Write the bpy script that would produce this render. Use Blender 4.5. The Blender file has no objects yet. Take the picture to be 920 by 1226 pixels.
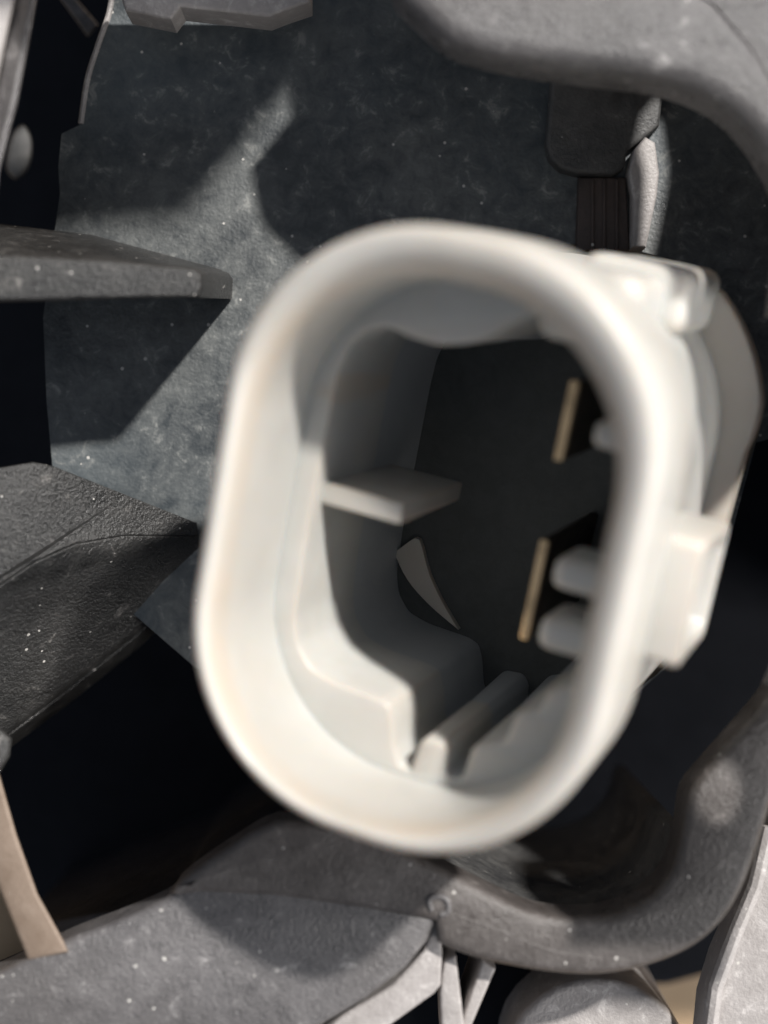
import bpy, bmesh, math, random
from mathutils import Vector, Matrix, geometry
random.seed(7)
sc = bpy.context.scene

# ------------------------------------------------------------------ camera
MM = 0.001
H = 140.0                                   # camera height above the bench, mm
S = 52.0 / 1226 / 80                        # tangent per photograph pixel
cam = bpy.data.cameras.new('camera'); camo = bpy.data.objects.new('camera', cam)
sc.collection.objects.link(camo); sc.camera = camo
camo.location = (0, 0, H * MM)              # looks straight down, image up = +Y
cam.sensor_fit = 'VERTICAL'; cam.sensor_height = 36; cam.sensor_width = 27
cam.lens = 18 / (613 * S)
cam.clip_start = 0.002; cam.clip_end = 20
cam.dof.use_dof = True
cam.dof.focus_distance = 0.1055
cam.dof.aperture_fstop = cam.lens / 3.6     # 3.6 mm entrance pupil

# ------------------------------------------------------------------ light
w = bpy.data.worlds.new('World'); sc.world = w; w.use_nodes = True
bg = w.node_tree.nodes['Background']
bg.inputs[0].default_value = (0.68, 0.76, 0.90, 1); bg.inputs[1].default_value = 0.34
LD = Vector((-0.42, -0.52, -0.74)).normalized()       # travel direction of the key light
ld = bpy.data.lights.new('ceiling_lamp', 'AREA'); ld.shape = 'DISK'; ld.size = 0.042
ld.energy = 19; ld.color = (1.0, 0.968, 0.925)
lo = bpy.data.objects.new('ceiling_lamp', ld); sc.collection.objects.link(lo)
lo.location = Vector((0, 0, 0.05)) - LD * 1.0
lo.rotation_euler = LD.to_track_quat('-Z', 'Y').to_euler()

wd = bpy.data.lights.new('window_light', 'AREA'); wd.shape = 'RECTANGLE'; wd.size = .35; wd.size_y = .5   # window on the right
wd.energy = 7; wd.color = (1.0, .97, .93)
wo = bpy.data.objects.new('window_light', wd); sc.collection.objects.link(wo)
wo.location = (.78, -.36, .50)
wo.rotation_euler = (Vector((0, 0, .05)) - wo.location).to_track_quat('-Z', 'Y').to_euler()

sc.view_settings.view_transform = 'Standard'; sc.view_settings.look = 'None'
sc.view_settings.exposure = 0.0; sc.view_settings.gamma = 1.0
sc.render.engine = 'CYCLES'

# ------------------------------------------------------------------ frames
def P(px, py, d):
    """point on the ray of a photograph pixel at depth d mm"""
    return Vector(((px - 460) * S * d * MM, -(py - 613) * S * d * MM, (H - d) * MM))
_W = Vector((.4, .15, 1)).normalized()                 # camera space: right, up, depth
_U = Vector((0, 1, 0)).cross(_W).normalized(); _V = _W.cross(_U)
_c, _s = math.cos(-.251), math.sin(-.251)
_EX = _U * _c + _V * _s; _EY = -_U * _s + _V * _c
_C = Vector(((515 - 460) * S, -(650 - 613) * S, 1)) * 80 - _U * 1.194 - _V * .335
def L(a, b, w):
    """connector space in mm (a across, b along, w inwards) to world"""
    p = _C + _EX * a + _EY * b + _W * w
    return Vector((p.x * MM, p.y * MM, (H - p.z) * MM))

def toward_light(px, py, d, d2):
    """pixel at depth d2 that the light passes on its way to (px, py, d)"""
    k = (d - d2) / abs(LD.z)
    x = (px - 460) * S * d - LD.x * k; y = -(py - 613) * S * d - LD.y * k
    return (460 + x / d2 / S, 613 - y / d2 / S)

# ------------------------------------------------------------------ materials
def mat(name):
    m = bpy.data.materials.new(name); m.use_nodes = True
    return m, m.node_tree.nodes, m.node_tree.links, m.node_tree.nodes['Principled BSDF']
def noise(n, l, scale, detail=6, rough=.6, coord=None):
    t = n.new('ShaderNodeTexNoise'); t.inputs['Scale'].default_value = scale
    t.inputs['Detail'].default_value = detail; t.inputs['Roughness'].default_value = rough
    if coord: l.new(coord, t.inputs['Vector'])
    return t
def ramp(n, l, src, stops):
    r = n.new('ShaderNodeValToRGB'); e = r.color_ramp.elements
    while len(e) < len(stops): e.new(.5)
    for k, (p, c) in zip(e, stops):
        k.position = p; k.color = (*c, 1) if not isinstance(c, (int, float)) else (c, c, c, 1)
    l.new(src, r.inputs[0]); return r
def mixc(n, l, fac, a, b, blend='MIX'):
    m = n.new('ShaderNodeMix'); m.data_type = 'RGBA'; m.blend_type = blend
    for sock, v in ((m.inputs[0], fac), (m.inputs[6], a), (m.inputs[7], b)):
        if hasattr(v, 'is_linked'): l.new(v, sock)
        elif isinstance(v, (int, float)): sock.default_value = v
        else: sock.default_value = (*v, 1)
    return m.outputs[2]
def objco(n):
    return n.new('ShaderNodeTexCoord').outputs['Object']

def grey_plastic():
    m, n, l, b = mat('light_grey_connector_plastic')
    co = objco(n)
    t1 = noise(n, l, 180, 5, .6, co); t2 = noise(n, l, 1400, 3, .6, co); t3 = noise(n, l, 420, 4, .7, co)
    base = ramp(n, l, t1.outputs[0], [(.3, (.46, .452, .425)), (.7, (.53, .525, .50))]).outputs[0]
    dirt = ramp(n, l, t3.outputs[0], [(.66, 0.), (.78, .35)]).outputs[0]
    geo = n.new('ShaderNodeNewGeometry')
    edge = ramp(n, l, geo.outputs['Pointiness'], [(.52, 0.), (.58, .32)]).outputs[0]
    c = mixc(n, l, dirt, base, (.33, .27, .20))
    t4 = noise(n, l, 75, 4, .6, co)
    smudge = ramp(n, l, t4.outputs[0], [(.48, 0.), (.72, .45)]).outputs[0]
    c = mixc(n, l, smudge, c, (.45, .415, .36))
    c = mixc(n, l, edge, c, (.50, .37, .25))
    at = n.new('ShaderNodeAttribute'); at.attribute_name = 'lip'
    yl = n.new('ShaderNodeMath'); yl.operation = 'MULTIPLY'; l.new(at.outputs['Fac'], yl.inputs[0])
    l.new(ramp(n, l, t1.outputs[0], [(.3, .2), (.7, .5)]).outputs[0], yl.inputs[1])
    l.new(mixc(n, l, yl.outputs[0], c, (.46, .33, .21)), b.inputs['Base Color'])
    l.new(ramp(n, l, t3.outputs[0], [(.3, .30), (.7, .46)]).outputs[0], b.inputs['Roughness'])
    b.inputs['Roughness'].default_value = .36
    b.inputs['Subsurface Weight'].default_value = .3
    b.inputs['Subsurface Radius'].default_value = (.0016, .0008, .0004)
    b.inputs['Subsurface Scale'].default_value = 1
    bp = n.new('ShaderNodeBump'); bp.inputs['Strength'].default_value = .12; bp.inputs['Distance'].default_value = .0001
    l.new(t2.outputs[0], bp.inputs['Height']); l.new(bp.outputs[0], b.inputs['Normal'])
    return m

def black_plastic(name, lo=(.030, .032, .036), hi=(.075, .074, .072), dust=(.30, .28, .26), dustp=.62, rough=.5, bump=.5, tint=None, spots=1, spec=.5, blotch=None):
    m, n, l, b = mat(name)
    co = objco(n)
    big = noise(n, l, 130, 5, .62, co); mid = noise(n, l, 700, 7, .74, co); mid.inputs['Distortion'].default_value = .5; fine = noise(n, l, 4200, 3, .65, co)
    mx = n.new('ShaderNodeMath'); mx.operation = 'MULTIPLY_ADD'; mx.inputs[1].default_value = .55
    l.new(mid.outputs[0], mx.inputs[0])
    sub = n.new('ShaderNodeMath'); sub.operation = 'MULTIPLY'; sub.inputs[1].default_value = .45
    l.new(big.outputs[0], sub.inputs[0]); l.new(sub.outputs[0], mx.inputs[2])
    base = ramp(n, l, mx.outputs[0], [(.40, lo), (.60, hi)]).outputs[0]
    if tint:
        tn = noise(n, l, 38, 2, .5, co)
        base = mixc(n, l, ramp(n, l, tn.outputs[0], [(.42, 0.), (.62, .6)]).outputs[0], base, tint)
    if blotch:
        bn = noise(n, l, 55, 3, .6, co)
        base = mixc(n, l, ramp(n, l, bn.outputs[0], [(.45, 0.), (.65, .7)]).outputs[0], base, blotch)
    # pale dust caught in the grain
    d1 = ramp(n, l, mid.outputs[0], [(dustp, 0.), (dustp + .12, .55)]).outputs[0]
    vor = n.new('ShaderNodeTexVoronoi'); vor.inputs['Scale'].default_value = 1900; vor.inputs['Randomness'].default_value = 1; l.new(co, vor.inputs['Vector'])
    wn = n.new('ShaderNodeTexWhiteNoise'); l.new(vor.outputs['Position'], wn.inputs[0])
    pick = n.new('ShaderNodeMath'); pick.operation = 'GREATER_THAN'; pick.inputs[1].default_value = .955 if spots else 2
    l.new(wn.outputs[0], pick.inputs[0])
    near = n.new('ShaderNodeMath'); near.operation = 'LESS_THAN'; sz = n.new('ShaderNodeMath'); sz.operation = 'MULTIPLY'; sz.inputs[1].default_value = .36
    l.new(big.outputs[0], sz.inputs[0]); l.new(sz.outputs[0], near.inputs[1])
    l.new(vor.outputs['Distance'], near.inputs[0])
    sp = n.new('ShaderNodeMath'); sp.operation = 'MULTIPLY'; l.new(pick.outputs[0], sp.inputs[0]); l.new(near.outputs[0], sp.inputs[1])
    c = mixc(n, l, d1, base, dust)
    c = mixc(n, l, sp.outputs[0], c, (.50, .48, .45))
    l.new(c, b.inputs['Base Color'])
    b.inputs['Specular IOR Level'].default_value = spec
    rr = ramp(n, l, mid.outputs[0], [(.3, rough - .1), (.7, rough + .16)]).outputs[0]
    l.new(rr, b.inputs['Roughness'])
    add = n.new('ShaderNodeMath'); add.operation = 'MULTIPLY_ADD'; add.inputs[1].default_value = .3
    l.new(mid.outputs[0], add.inputs[0]); l.new(fine.outputs[0], add.inputs[2])
    bp = n.new('ShaderNodeBump'); bp.inputs['Strength'].default_value = bump; bp.inputs['Distance'].default_value = .00028
    l.new(add.outputs[0], bp.inputs['Height']); l.new(bp.outputs[0], b.inputs['Normal'])
    return m

def metal(name, col, rough):
    m, n, l, b = mat(name); co = objco(n)
    t = noise(n, l, 700, 4, .6, co)
    l.new(ramp(n, l, t.outputs[0], [(.35, tuple(k * .7 for k in col)), (.6, col)]).outputs[0], b.inputs['Base Color'])
    b.inputs['Metallic'].default_value = 1; b.inputs['Roughness'].default_value = rough
    return m
def table_mat():
    m, n, l, b = mat('tan_workbench'); co = objco(n)
    t = noise(n, l, 60, 6, .6, co)
    l.new(ramp(n, l, t.outputs[0], [(.3, (.30, .19, .10)), (.7, (.46, .34, .22))]).outputs[0], b.inputs['Base Color'])
    b.inputs['Roughness'].default_value = .6
    return m
M_TAN = table_mat(); M_TAN.name = 'bench_tan'
M_GREY = grey_plastic()
M_PANEL = black_plastic('grained_black_panel', lo=(.040, .045, .048), hi=(.132, .138, .135), dust=(.34, .34, .32), dustp=.575, bump=.25, rough=.42, tint=(.046, .068, .086))
M_BLK = black_plastic('dusty_black_plastic', lo=(.036, .036, .037), hi=(.095, .093, .090), bump=.35)
M_EDGE = black_plastic('worn_dark_plastic', lo=(.078, .074, .075), hi=(.140, .133, .134), dust=(.50, .48, .47), dustp=.595, rough=.29, bump=.5, blotch=(.10, .093, .091))
M_LIP = black_plastic('brown_black_lip', lo=(.058, .050, .046), hi=(.115, .103, .098), dust=(.36, .33, .31), dustp=.60, rough=.33, bump=.45, blotch=(.045, .038, .034))
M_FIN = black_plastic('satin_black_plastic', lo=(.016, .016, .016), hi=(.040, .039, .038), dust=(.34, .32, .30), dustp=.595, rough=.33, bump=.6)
M_WARM = black_plastic('warm_brown_plastic', lo=(.17, .125, .092), hi=(.23, .175, .135), dust=(.42, .38, .34), dustp=.64, rough=.45, bump=.2)
M_PALE_LIT = black_plastic('lit_pale_dusty_plastic', lo=(.26, .24, .23), hi=(.36, .335, .325), dust=(.6, .57, .55), dustp=.55, rough=.45, bump=.3)  # pale base carries the lit brightness of the dark plastic
M_DEEP = black_plastic('shade_black_cavity', lo=(.004, .005, .008), hi=(.010, .011, .015), dust=(.02, .02, .02), dustp=.7, rough=.6, bump=.1, spots=0, spec=.12)  # near-black base stands in for the deep shade of the cavity
M_BROWN = black_plastic('brown_black_plastic', lo=(.035, .026, .023), hi=(.075, .055, .048), dust=(.16, .12, .10), rough=.5, bump=.2)
M_GOLD = metal('tinned_brass', (.78, .54, .30), .24)
M_BRASS_SHADE = metal('shaded_brass', (.10, .085, .07), .5)  # dark base puts the shade on the blade sides into the colour
M_BORE_SHADE = black_plastic('shaded_bore_grey', lo=(.40, .42, .43), hi=(.46, .475, .485), dust=(.42, .42, .42), dustp=.7, rough=.4, bump=.08, spots=0, spec=.4)
M_SEAL = black_plastic('black_seal', lo=(.065, .068, .065), hi=(.09, .093, .09), dust=(.05, .05, .05), dustp=.7, rough=.6, bump=.1, spots=0, spec=.2)

# ------------------------------------------------------------------ mesh helpers
def link(name, bm, m, parent=None, smooth=True, ang=35):
    bmesh.ops.remove_doubles(bm, verts=bm.verts, dist=1e-7)
    bmesh.ops.recalc_face_normals(bm, faces=bm.faces)
    me = bpy.data.meshes.new(name); bm.to_mesh(me); bm.free()
    me.materials.append(m)
    o = bpy.data.objects.new(name, me); sc.collection.objects.link(o)
    if parent: o.parent = parent
    if smooth:
        me.polygons.foreach_set('use_smooth', [True] * len(me.polygons))
        me.set_sharp_from_angle(angle=math.radians(ang))
    return o
def thing(name, label, cat, loc=(0, 0, 0)):
    o = bpy.data.objects.new(name, None); sc.collection.objects.link(o)
    o.empty_display_size = .01
    o['label'] = label; o['category'] = cat
    return o
def rings(bm, loops, close=True, cap0=False, cap1=False):
    """skin a list of equal-length vertex loops (world points)"""
    vs = [[bm.verts.new(p) for p in lp] for lp in loops]
    n = len(loops[0])
    for A, B in zip(vs, vs[1:]):
        for i in range(n if close else n - 1):
            j = (i + 1) % n
            bm.faces.new((A[i], A[j], B[j], B[i]))
    if cap0: fill(bm, vs[0])
    if cap1: fill(bm, vs[-1])
    return vs
def fill(bm, verts, *holes):
    loops = [verts, *holes]; flat = [v for lp in loops for v in lp]
    # tessellate in the best-fit plane
    nrm = Vector()
    for i in range(len(verts)):
        a, b = verts[i].co, verts[(i + 1) % len(verts)].co
        nrm += a.cross(b)
    nrm.normalize(); q = nrm.rotation_difference(Vector((0, 0, 1)))
    tl = [[(lambda p: Vector((p.x * 1000, p.y * 1000, 0)))(q @ v.co) for v in lp] for lp in loops]
    for t in geometry.tessellate_polygon(tl):
        try: bm.faces.new([flat[i] for i in t])
        except ValueError: pass
def smooth_loop(pts, n=4):
    """Catmull-Rom through closed points"""
    out = []; N = len(pts)
    for i in range(N):
        p0, p1, p2, p3 = (pts[(i + k - 1) % N] for k in range(4))
        for s in range(n):
            t = s / n
            out.append(tuple(.5 * (2 * b + (c - a) * t + (2 * a - 5 * b + 4 * c - d) * t * t + (3 * b - a - 3 * c + d) * t ** 3)
                             for a, b, c, d in zip(p0, p1, p2, p3)))
    return out
def smooth_open(pts, n=5):
    out = []; N = len(pts)
    for i in range(N - 1):
        p0, p1, p2, p3 = pts[max(i - 1, 0)], pts[i], pts[i + 1], pts[min(i + 2, N - 1)]
        for s in range(n):
            t = s / n
            out.append(tuple(.5 * (2 * b + (c - a) * t + (2 * a - 5 * b + 4 * c - d) * t * t + (3 * b - a - 3 * c + d) * t ** 3)
                             for a, b, c, d in zip(p0, p1, p2, p3)))
    return out + [pts[-1]]
def rrect(a, b, r, n=14, ca=0, cb=0):
    out = []
    for q, (sx, sy) in enumerate(((1, 1), (-1, 1), (-1, -1), (1, -1))):
        for k in range(n + 1):
            t = math.pi / 2 * (q + k / n)
            out.append((ca + sx * (a - r) + r * math.cos(t), cb + sy * (b - r) + r * math.sin(t)))
    return out
def offset(pts, d):
    """move a closed 2-D loop inwards (d > 0, counter-clockwise loop)"""
    out = []; N = len(pts)
    for i in range(N):
        a, b, c = Vector(pts[i - 1]), Vector(pts[i]), Vector(pts[(i + 1) % N])
        e1, e2 = (b - a), (c - b)
        if e1.length < 1e-9: e1 = e2
        if e2.length < 1e-9: e2 = e1
        n1 = Vector((-e1.y, e1.x)).normalized(); n2 = Vector((-e2.y, e2.x)).normalized()
        m = (n1 + n2); m = m / max(m.length_squared / 2, .35)
        out.append(tuple(b + m * d))
    return out
def bevel_box(c, size, r, seg=3, basis=None, f=None):
    """rounded box in connector space"""
    bm = bmesh.new(); bmesh.ops.create_cube(bm, size=1)
    for v in bm.verts: v.co = Vector((c[0] + v.co.x * size[0], c[1] + v.co.y * size[1], c[2] + v.co.z * size[2]))
    bmesh.ops.bevel(bm, geom=bm.edges[:], offset=r, segments=seg, affect='EDGES', profile=.6)
    for v in bm.verts:
        if f: v.co = f(v.co)
        v.co = L(*v.co)
    return bm
def slab(front, back, r=.35, holes=None, wob=0):
    """solid between two pixel/depth loops, front edge rounded by r mm; loops [(px, py, depth)]"""
    bm = bmesh.new()
    F = [P(*p) for p in front]; B = [P(*p) for p in back]
    n = len(F); ctr = sum(F, Vector()) / n
    # rounding: pull in the front loop along its plane
    area = 0
    for i in range(n):
        j = (i + 1) % n; area += F[i].x * F[j].y - F[j].x * F[i].y
    sg = 1 if area > 0 else -1
    def inset(lp, d):
        o2 = offset([(p.x, p.y) for p in lp], d * sg)
        return [Vector((x, y, p.z)) for (x, y), p in zip(o2, lp)]
    def toward(A, Bq, d):
        return [a + (b - a).normalized() * d for a, b in zip(A, Bq)]
    R = r * MM
    k = [(0, 1), (.08, .62), (.3, .3), (.62, .08), (1, 0)]
    lps = []
    for dz, di in k:
        lps.append([p for p in toward(inset(F, R * di), inset(B, R * di), R * dz)])
    lps.append(B)
    rings(bm, lps, cap0=True, cap1=True)
    return bm
def at_depth(loop, d0, d1):
    return [(460 + (x - 460) * d0 / d1, 613 + (y - 613) * d0 / d1) for x, y in loop]
def extr(px_loop, d0, d1, r=.35):
    """straight extrusion along the depth: same x, y in mm at both ends"""
    front = [(x, y, d0) for x, y in px_loop]
    back = [(460 + (x - 460) * d0 / d1, 613 + (y - 613) * d0 / d1, d1) for x, y in px_loop]
    return slab(front, back, r)

# ------------------------------------------------------------------ setting: bench
bm = bmesh.new()
g = 24
vs = [[bm.verts.new((-.6 + 1.2 * i / g, -.6 + 1.2 * j / g, 0)) for j in range(g + 1)] for i in range(g + 1)]
for i in range(g):
    for j in range(g): bm.faces.new((vs[i][j], vs[i + 1][j], vs[i + 1][j + 1], vs[i][j + 1]))
o = link('tabletop', bm, table_mat()); o['kind'] = 'structure'

# ------------------------------------------------------------------ lamp housing
hou = thing('lamp_housing', 'black grained plastic housing with fins, ribs and curved frame around the grey connector', 'housing')

# back panel with the opening the connector passes through
PD = 109.0
po = [(136, -120), (132, 0), (120, 40), (104, 95), (95, 150), (74, 160), (70, 200), (72, 232), (66, 275), (52, 380), (56, 480), (64, 570), (110, 660), (160, 735), (235, 800),
      (340, 812), (430, 832), (530, 868), (640, 884), (735, 856), (800, 795), (845, 720), (880, 600), (905, 530), (980, 510), (1150, 500), (1150, -120)]
po = [(x, y) for x, y in po][::-1]
bm = bmesh.new()
hole_c = rrect(10.6, 15.2, 9.8, 10)
# wavy moulded hole: project the neck outline on the panel plane along the connector axis
def on_panel(a, b, d=PD):
    w0 = 20.0
    for _ in range(20):
        p = L(a, b, w0); w0 += ((p.z / MM) - (H - d)) / _W.z
    return L(a, b, w0)
hp = [on_panel(a, b) for a, b in offset(rrect(11.0, 15.6, 10.2, 10), -.35)]
top = [bm.verts.new(P(x, y, PD)) for x, y in po]
hv = [bm.verts.new(p) for p in hp]
fill(bm, top, hv)
bot = [bm.verts.new(v.co + Vector((0, 0, -.003))) for v in top]; hb = [bm.verts.new(v.co + Vector((0, 0, -.003))) for v in hv]
for A, B in ((top, bot), (hv, hb)):
    for i in range(len(A)):
        j = (i + 1) % len(A); bm.faces.new((A[i], A[j], B[j], B[i]))
panel = link('back_panel', bm, M_PANEL, hou, smooth=False)

# raised pad with a rounded corner and the brown channel below it
pad = [(664, 60), (656, 150), (654, 172), (659, 190), (672, 202), (690, 207), (735, 209), (748, 200), (752, 180), (790, 150), (800, 60)]
link('raised_pad', extr([(x, y) for x, y in pad], 107.6, 109.1, .3), M_BLK, hou)
ch = [(693, 212), (750, 212), (754, 300), (690, 300)]
link('channel_insert', extr(ch, 108.3, 109.2, .15), M_BROWN, hou)
for x in (708, 722, 737):
    link('channel_groove_rib', extr([(x, 214), (x + 4, 214), (x + 4, 300), (x, 300)], 108.1, 109.2, .08), M_BROWN, hou)

link('glint_patch', extr([(757, 296), (758, 232), (753, 206), (760, 178), (773, 163), (785, 170), (790, 206), (787, 235), (774, 296)], 107.2, 109.1, .25), M_PALE_LIT, hou)  # pale raised shape standing in for a lit glint on the panel

# upper frame lip, curving down the right side
fr = smooth_open([(455, -90), (470, -20), (500, 16), (545, 52), (610, 70), (700, 84), (790, 95), (850, 116), (890, 146), (925, 195), (955, 270), (975, 400), (985, 560), (968, 720), (930, 825)], 5)
fr += [(1030, 840), (1045, 560), (1025, 400), (1005, 260), (960, 140), (915, 56), (862, -4), (760, -66), (640, -130), (520, -170)]
link('frame_lip', extr(fr, 92, 95.5, 1.3), M_EDGE, hou)
# added shade sheet; two slots shaped to throw light slivers on panel and flange
def light_hole(pts, d, d2, k=1.0):
    mx, my = sum(p[0] for p in pts) / len(pts), sum(p[1] for p in pts) / len(pts)
    return [toward_light(mx + (x - mx) * k, my + (y - my) * k, d, d2) for x, y in pts]
def sheet(outline, holes, d, t):
    bm = bmesh.new()
    A = [[bm.verts.new(P(x, y, d)) for x, y in lp] for lp in [outline] + holes]
    fill(bm, *A)
    B = [[bm.verts.new(v.co - Vector((0, 0, t * MM))) for v in lp] for lp in A]
    fill(bm, *B)
    for a, b in zip(A, B):
        for i in range(len(a)): bm.faces.new((a[i], a[(i + 1) % len(a)], b[(i + 1) % len(a)], b[i]))
    return bm
slot1 = light_hole([(754, 300), (757, 250), (757, 230), (751, 205), (757, 176), (772, 158), (788, 164), (794, 205), (790, 235), (776, 300)], 108, 92.4, 1.35)
slot2 = light_hole([(868, 366), (892, 382), (918, 430), (914, 486), (896, 520), (889, 480), (890, 440), (880, 400)], 103, 92.4, 1.4)
sk = [(520, -160), (640, -120), (758, -56), (855, 4), (905, 64), (950, 145), (994, 262), (1014, 400), (1034, 560), (1020, 840), (1700, 840), (1700, -600), (520, -600)]
link('slotted_shade_sheet', sheet(sk, [slot1, slot2], 92.2, .4), M_EDGE, hou, smooth=False)
# blockers out of the picture, added to shade the connector and lower frame
link('shade_block', extr([(985, 345), (1150, 345), (1240, 150), (1240, -60), (1130, -60), (1060, 60), (1000, 200)], 80, 92.1, .8), M_EDGE, hou)
link('rail_shade_plate', extr([(937, 30), (1010, -10), (1010, 215), (937, 205)], 80, 81, .1), M_EDGE, hou)
spot = light_hole([(845 + 30 * math.cos(k * math.pi / 8), 945 + 42 * math.sin(k * math.pi / 8)) for k in range(16)], 97, 80)  # hole shaped to leave an oval pool of light on the lip
link('frame_shade_sheet', sheet([(948, 950), (948, 900), (1010, 760), (1110, 640), (1290, 560), (1290, 760), (1250, 950)], [spot], 80, .5), M_BLK, hou, smooth=False)
link('outer_shade_wall', extr([(1300, 840), (1400, 840), (1500, -90), (1400, -330), (1360, -330), (1400, -90), (1400, 100), (1360, 560)], 92.7, 139.8, 1), M_BLK, hou)
uw = [toward_light(x, y, 109, 66) for x, y in [(340, 155), (326, 172), (275, 235), (215, 305), (120, 310), (0, 330), (-200, 330), (-200, 118), (310, 118), (340, 130)]]
link('panel_shade_plate', extr(uw, 66, 68, .6), M_BLK, hou)  # unseen plate added to shade the panel beside its lit patch
uw = [toward_light(x, y, 109, 66) for x, y in [(-400, 55), (318, 55), (322, 125), (430, 125), (430, -900), (-400, -900)]]
link('panel_shade_plate', extr(uw, 66, 68, .6), M_BLK, hou)  # second added plate, shades the panel top and the cavity behind

# ledge along the top edge
link('top_ledge', extr([(138, -40), (146, 0), (150, 12), (205, 23), (216, 8), (322, 20), (342, 12), (372, 2), (372, -40)], 103, 106, .25), M_PALE_LIT, hou)

# left wall edge and strut
link('side_wall', slab([(22, -60, 94), (18, 0, 94), (0, 92, 94), (-40, 300, 94), (-50, 330, 94), (-12, 330, 95), (0, 205, 95), (22, 120, 95), (44, 0, 95), (52, -60, 95)],
                       [(22, -60, 112), (18, 0, 112), (0, 92, 112), (-40, 300, 112), (-50, 330, 112), (-12, 330, 112), (0, 205, 112), (22, 120, 112), (44, 0, 112), (52, -60, 112)], .4), M_EDGE, hou)
link('side_wall_edge', slab([(-30, -60, 92), (-30, 300, 92), (-44, 300, 92), (-2, 92, 92.4), (17, 0, 92.4), (24, -60, 92.4)],
                       [(-30, -60, 100), (-30, 300, 100), (-44, 300, 100), (-2, 92, 100), (17, 0, 100), (24, -60, 100)], .4), M_PALE_LIT, hou)
link('strut', slab([(66, -10, 116), (84, -10, 116), (118, 30, 116), (106, 44, 116)], [(66, -10, 119), (84, -10, 119), (118, 30, 119), (106, 44, 119)], .2), M_EDGE, hou)
link('boss', slab([(x, y, 118) for x, y in smooth_loop([(8, 200), (14, 165), (28, 150), (38, 170), (34, 200), (20, 214)], 3)],
                  [(x, y, 124) for x, y in smooth_loop([(8, 200), (14, 165), (28, 150), (38, 170), (34, 200), (20, 214)], 3)], .4), M_BLK, hou)

# horizontal fin standing on the panel
ff = [(-60, 306, 95), (20, 306, 95.5), (130, 312, 96), (232, 321, 96.5), (240, 327, 96.5), (242, 345, 96.5), (238, 356, 96.5), (140, 358, 96), (40, 361, 95.5), (-60, 362, 95)]
fb = [(-60, 262, 108.8), (0, 268, 108.8), (110, 281, 108.8), (262, 322, 108.8), (274, 327, 108.8), (279, 334, 108.8), (278, 358, 108.8), (170, 352, 108.8), (40, 352, 108.8), (-60, 352, 108.8)]
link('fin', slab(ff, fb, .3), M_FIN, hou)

# broad gusset plate below it
crease = [(238, 642, 108.2), (150, 641, 104.6), (90, 651, 102.2), (40, 673, 100.6), (0, 700, 99.6), (-60, 730, 98.6)]
gf = [(-60, 572, 99), (0, 560, 100), (40, 553, 101), (64, 558, 101.5), (150, 592, 105), (236, 626, 108)] + crease
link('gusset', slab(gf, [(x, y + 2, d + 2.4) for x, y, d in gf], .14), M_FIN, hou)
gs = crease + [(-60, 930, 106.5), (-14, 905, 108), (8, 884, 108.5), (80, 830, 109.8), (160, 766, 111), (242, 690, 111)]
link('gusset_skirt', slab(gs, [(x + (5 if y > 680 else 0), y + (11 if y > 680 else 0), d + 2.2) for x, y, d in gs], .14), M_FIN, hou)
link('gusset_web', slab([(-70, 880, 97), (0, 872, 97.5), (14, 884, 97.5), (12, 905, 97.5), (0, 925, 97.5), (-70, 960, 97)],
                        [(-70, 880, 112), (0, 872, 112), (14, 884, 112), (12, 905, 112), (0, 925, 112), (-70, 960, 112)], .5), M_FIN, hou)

# left lower side wall: pale edge strip over the bench
link('lower_side_wall', slab([(-30, 860, 97), (0, 930, 97), (20, 1000, 97), (45, 1070, 97), (76, 1126, 97), (82, 1140, 97), (34, 1150, 97.4), (18, 1110, 97.4), (-12, 1035, 97.4), (-70, 880, 97.4)],
                            [(-30, 860, 104), (0, 930, 104), (20, 1000, 104), (45, 1070, 104), (76, 1126, 104), (82, 1140, 104), (34, 1150, 104), (18, 1110, 104), (-12, 1035, 104), (-70, 880, 104)], .25), M_WARM, hou)

link('bench_standin', slab([(-50, 980, 104.5), (0, 1034, 104.5), (30, 1100, 104.5), (66, 1180, 104.5), (-50, 1230, 104.5)], [(-50, 980, 107), (0, 1034, 107), (30, 1100, 107), (66, 1180, 107), (-50, 1230, 107)], .2), M_TAN, hou)  # added stand-in for the lit bench, raised out of the shade

# lower frame: face, curved lip, inner wall reaching down to the cavity floor
inner = smooth_open([(-60, 1190), (0, 1164), (75, 1128), (140, 1103), (196, 1078), (214, 1057), (262, 1022), (330, 984), (400, 988), (450, 1003), (520, 1036), (590, 1072), (650, 1096), (720, 1098), (770, 1080), (802, 1048), (817, 1000), (826, 950), (850, 918), (892, 870), (926, 828), (960, 760)], 5)
outer = smooth_open([(1010, 800), (945, 900), (918, 985), (902, 1035), (880, 1084), (846, 1124), (800, 1150), (740, 1166), (680, 1168), (600, 1156), (550, 1142), (524, 1130)], 4)
lipl = [p for p in inner if p[0] >= 204] + outer + [(521, 1105), (430, 1088), (330, 1074), (240, 1070), (206, 1074)]
link('lower_lip', extr(lipl, 97, 100.5, .6), M_LIP, hou)
face = [p for p in inner if p[0] <= 214] + [(240, 1056), (330, 1062), (430, 1078), (521, 1095), (521, 1105), (512, 1128), (486, 1160), (440, 1196), (390, 1226), (300, 1300), (-60, 1320)]
link('lower_face', extr(face, 97.35, 101, .5), M_EDGE, hou)
def inset_down(pts, k): return [(x, y + k) for x, y in pts]
il = [p for p in inner if p[0] <= 405]; ir = [p for p in inner if 395 <= p[0] <= 818 and p[1] > 985]
wl = inset_down(il, 12) + [(405, 1120), (-60, 1290)]
link('inner_wall', extr(at_depth(wl, 97, 100.3), 100.3, 133, .1), M_DEEP, hou)
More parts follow.
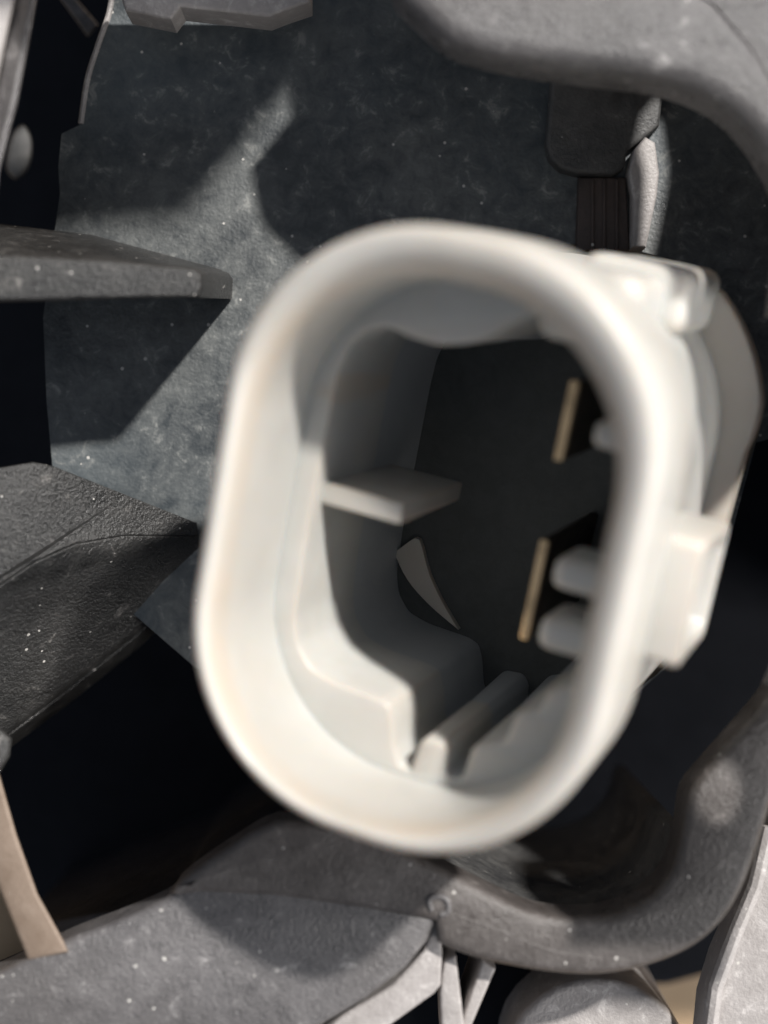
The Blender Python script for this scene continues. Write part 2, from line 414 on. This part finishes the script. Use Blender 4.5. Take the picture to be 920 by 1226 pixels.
wr = [(x + 4, y + 10) for x, y in ir] + [(836, 1010), (815, 1120), (720, 1150), (600, 1140), (408, 1060)]
link('inner_wall', extr(at_depth(wr, 97, 100.3), 100.3, 127, .2), M_BLK, hou)
# raised bead along the lip, moulding seam and little sprue mark
def tube(pts, rad, n=8):
    bm = bmesh.new(); lps = []
    for i, p in enumerate(pts):
        t = (pts[min(i + 1, len(pts) - 1)] - pts[max(i - 1, 0)]).normalized()
        x = t.cross(Vector((0, 0, 1))).normalized(); y = x.cross(t)
        lps.append([p + (x * math.cos(k * 2 * math.pi / n) + y * math.sin(k * 2 * math.pi / n)) * rad for k in range(n)])
    rings(bm, lps, cap0=True, cap1=True); return bm
link('moulding_seam', tube([P(x, y, 97.05) for x, y in smooth_open([(530, 1090), (600, 1115), (660, 1138), (720, 1148)], 6)], .00008), M_LIP, hou)
link('sprue_mark', tube([P(x, y, 97.0) for x, y in smooth_open([(517, 1090), (514, 1078), (522, 1073), (534, 1076), (537, 1090), (528, 1095)], 5)], .00018), M_EDGE, hou)

# forked rib below
link('fork_rib', extr([(524, 1092), (530, 1140), (528, 1180), (520, 1190), (470, 1226), (430, 1262), (360, 1262), (410, 1216), (470, 1180), (508, 1138)], 98.5, 106, .2), M_PALE_LIT, hou)
link('fork_rib', extr([(532, 1150), (546, 1144), (556, 1226), (562, 1262), (530, 1262), (527, 1190)], 98.8, 106, .2), M_PALE_LIT, hou)
link('fork_rib', extr([(578, 1150), (594, 1160), (566, 1226), (556, 1262), (548, 1262), (556, 1214)], 99.6, 106, .2), M_PALE_LIT, hou)
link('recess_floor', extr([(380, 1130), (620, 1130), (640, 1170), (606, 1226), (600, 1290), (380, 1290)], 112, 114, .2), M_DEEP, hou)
# outer flange on the right
link('outer_flange', extr([(860, 1150), (890, 1080), (915, 1010), (940, 960), (1060, 940), (1060, 1300), (835, 1300), (845, 1200)], 103, 106, .5), M_PALE_LIT, hou)
link('flange_rib', tube([P(x, y, 102.8) for x, y in [(921, 990), (905, 1060), (880, 1120), (858, 1180), (850, 1240)]], .0005), M_PALE_LIT, hou)

post = [(715 + 112 * math.cos(k * math.pi / 14), 1276 + 104 * math.sin(k * math.pi / 14)) for k in range(28)]
link('round_post', extr(post, 106, 139.8, .5), M_PALE_LIT, hou)
link('panel_edge_highlight', tube([P(x, y, 108.9) for x, y in smooth_open([(136, -20), (131, 15), (119, 50), (105, 95), (97, 148)], 6)], .0002), M_PALE_LIT, hou)  # pale tube standing in for the highlight along the panel edge
# dark cavity behind everything
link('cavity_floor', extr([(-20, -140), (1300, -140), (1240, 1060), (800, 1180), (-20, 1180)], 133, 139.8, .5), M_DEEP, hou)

# ------------------------------------------------------------------ connector
con = thing('connector_socket', 'pale grey oval plastic electrical connector socket standing in the black housing', 'connector')
AO, BO, RO = 11.76, 16.25, 10.7
out0 = rrect(AO, BO, RO, 18)
def ring(d, w, base=out0): return [L(x, y, w) for x, y in offset(base, d)]
# outer shell: collar, neck, plus inside of the mouth down to the ledge
bm = bmesh.new()
T = 1.35
in0 = rrect(9.95, 14.45, 9.3, 18, -.45, -.85)          # mouth, off-centre: thicker wall on the right and top
op = [(1.0, 27.5), (1.0, 8.6), (.75, 8.25), (.15, 7.9), (0, 7.5), (0, .8), (.05, .48), (.18, .2), (.38, .05), (.58, 0)]
lps = [ring(d, w_) for d, w_ in op]; lip = [0] * len(op)
o6 = offset(out0, .58); lip[-1] = .1
for f_, w_, y_ in ((.18, .03, .15), (.36, .12, .3), (.54, .3, .6), (.72, .62, .9), (.87, 1.1, 1), (.97, 1.7, .9), (1.0, 2.4, .4)):
    lps.append([L(a0 + (b0 - a0) * f_, a1 + (b1 - a1) * f_, w_) for (a0, a1), (b0, b1) in zip(o6, in0)]); lip.append(y_)
lps.append(ring(.12, 8.0, in0)); lip.append(0)
lay = bm.verts.layers.float.new('lip')
vr = rings(bm, lps)
for lp, y_ in zip(vr, lip):
    for v in lp: v[lay] = y_
link('shell', bm, M_GREY, con, ang=50)

# inner sleeve: ledge with keyed bore
bore = [(-8.9, 5.0), (-8.9, -4.5), (-8.75, -7.8), (-8.3, -9.4), (-7.2, -10.6), (-5.6, -11.0), (-2.6, -11.15), (-2.0, -11.35), (-1.6, -12.2), (-1.2, -13.7), (-.7, -14.6), (.0, -14.8),
        (.2, -13.0), (.5, -12.6), (1.5, -12.5), (1.85, -12.9), (2.0, -14.4), (3.1, -14.3), (3.3, -12.4), (3.6, -12.0), (4.9, -11.5), (5.2, -11.1), (5.35, -9.7), (5.7, -9.35), (6.5, -9.1), (6.75, -8.7), (6.9, -7.7), (7.9, -7.3),
        (8.7, -6.6), (8.9, -6.0), (8.9, 5.5), (8.3, 7.5), (6.9, 9.8), (5.0, 11.6), (3.2, 12.5), (1.6, 12.3), (.5, 11.4), (-.4, 10.6), (-1.7, 9.95), (-3.4, 9.55), (-5.0, 9.65), (-6.2, 9.95), (-7.4, 9.6), (-8.3, 8.6), (-8.8, 7.0)]
def soft(pts, n=3):
    """keep straight runs straight, round the corners"""
    out = []; N = len(pts)
    for i in range(N):
        a, b, c = (Vector(pts[(i + k) % N]) for k in (-1, 0, 1))
        r = min((a - b).length, (c - b).length, 1.6) * .32
        p, q = b + (a - b).normalized() * r, b + (c - b).normalized() * r
        for k in range(n + 1):
            t = k / n; out.append(tuple(p * (1 - t) ** 2 + b * 2 * t * (1 - t) + q * t * t))
    return out
bore_s = soft(bore)
bm = bmesh.new()
lo_ = [bm.verts.new(L(x, y, 8.0)) for x, y in offset(in0, .12)]
e0 = offset(bore_s, -.22)
hv = [bm.verts.new(L(x, y, 8.0)) for x, y in e0]
fill(bm, lo_, hv)
prev = hv
for d, w_ in ((-.08, 8.07), (0, 8.25), (.1, 16.5)):
    cur = [bm.verts.new(L(x, y, w_)) for x, y in offset(bore_s, d)]
    for i in range(len(cur)):
        j = (i + 1) % len(cur); bm.faces.new((prev[i], prev[j], cur[j], cur[i]))
    prev = cur
link('inner_sleeve', bm, M_GREY, con, ang=40)
# deeper bore wall, greyer to put its shade into the colour
bm = bmesh.new()
rings(bm, [[L(x, y, w_) for x, y in offset(bore_s, d)] for d, w_ in ((-.3, 16.4), (.05, 16.4), (.3, 24.3), (-.3, 24.3))])
link('shaded_bore', bm, M_BORE_SHADE, con, ang=40)
# black terminal base closing the bore
bm = bmesh.new()
rings(bm, [[L(x, y, w_) for x, y in offset(out0, 2.0)] for w_ in (23.8, 29.0)], cap0=True, cap1=True)
link('terminal_base', bm, M_SEAL, con)
# divider shelf on the left wall of the bore
link('divider_shelf', bevel_box((-6.5, -.45, 14.3), (5.4, 1.25, 10.4), .22), M_GREY, con)
# rounded key ribs on the right wall
for b0, a0, hw in ((6.8, 6.2, .75), (-1.2, 5.6, .95), (-4.7, 5.5, 1.0)):
    link('key_rib', bevel_box(((a0 + 10) / 2, b0, 10.6), (10 - a0, 2 * hw, 4.6), hw * .92, 5), M_GREY, con)
# blade terminals
def blade(a, b0, b1, w0, t=.58):
    o = link('terminal_blade', bevel_box((a, (b0 + b1) / 2, (w0 + .5 + 24) / 2), (t * .9, b1 - b0 - .1, 23.5 - w0), .18, 2), M_BRASS_SHADE, con)
    link('bright_tip', bevel_box((a, (b0 + b1) / 2, w0 + .3), (t, b1 - b0, .6), .2, 2), M_GOLD, o)
blade(3.75, 4.2, 8.9, 12)
blade(3.95, -6.5, -.4, 12)
# guide rails on the top
link('guide_rail', bevel_box((4.6, 13.3, 11.4), (5.4, 4.2, 7.4), 1.3, 5), M_GREY, con)
link('guide_rail', bevel_box((5.3, 14.1, 19.4), (6.6, 3.9, 10.6), 1.3, 5), M_GREY, con)
# mounting flange: arc on the upper right, foot at the bottom
def flange(t0, t1, d, w0, w1, name='mounting_flange'):
    base = rrect(AO - 1, BO - 1, RO - 1, 18); big = offset(rrect(AO, BO, RO, 18), -d)
    n = len(base); i0, i1 = int(t0 * n), int(t1 * n)
    bm = bmesh.new(); lps = []
    for i in range(i0, i1 + 1):
        k = i % n; e = min(1, (i - i0) / 6, (i1 - i) / 6); e = math.sqrt(max(e, .02))
        A, B = Vector(base[k]) * .97, Vector(base[k]).lerp(Vector(big[k]), e)
        Bi = A.lerp(B, .93)
        lps.append([L(A.x, A.y, w0), L(Bi.x, Bi.y, w0), L(B.x, B.y, w0 + .15), L(B.x, B.y, w1), L(A.x, A.y, w1)])
    rings(bm, lps, cap0=True, cap1=True)
    return link(name, bm, M_GREY, con, ang=50)
flange(.97, 1.22, 1.3, 23.0, 25.2)
flange(.745, .83, 2.4, 21.0, 25.5)
# locking tab with a pocket in its outer face
lt = bmesh.new()
a0, a1, b0, b1, w0, w1 = 10.4, 13.6, -4.3, 2.7, 7.2, 15.2
def rect(a, bb0, bb1, ww0, ww1): return [L(a, bb0, ww0), L(a, bb1, ww0), L(a, bb1, ww1), L(a, bb0, ww1)]
def rr_bw(a, i, r=.5):
    return [L(a, (b0 + b1) / 2 + x, (w0 + w1) / 2 + y) for x, y in rrect((b1 - b0) / 2 - i, (w1 - w0) / 2 - i, r, 4)]
rings(lt, [rr_bw(a0, 0), rr_bw(a1 - .25, 0), rr_bw(a1 - .07, .07), rr_bw(a1, .25), rr_bw(a1, .85), rr_bw(a1 - .1, .95), rr_bw(a1 - 1.8, 1.1)], cap1=True)
link('locking_tab', lt, M_GREY, con, ang=45)
# pale crescent shaped as a patch of light, set on the terminal base
def unpl(px, py, w_):
    r = Vector(((px - 460) * S, -(py - 613) * S, 1)); q = r * ((_C + _W * w_).dot(_W) / r.dot(_W)) - _C
    return (q.dot(_EX), q.dot(_EY))
cr = [unpl(x, y, 23.3) for x, y in smooth_open([(472, 662), (488, 694), (514, 724), (549, 754)], 4) + smooth_open([(530, 722), (514, 688), (502, 646), (488, 650)], 3)]
bm = bmesh.new(); rings(bm, [[L(x, y, w_) for x, y in cr] for w_ in (23.3, 24.2)], cap0=True, cap1=True)
link('crescent_light', bm, M_GREY, con, ang=30)
# parting line of the mould down the right side of the collar
link('parting_line', bevel_box((11.74, -.3, 4.2), (.2, 9.6, .14), .05, 2), M_GREY, con)
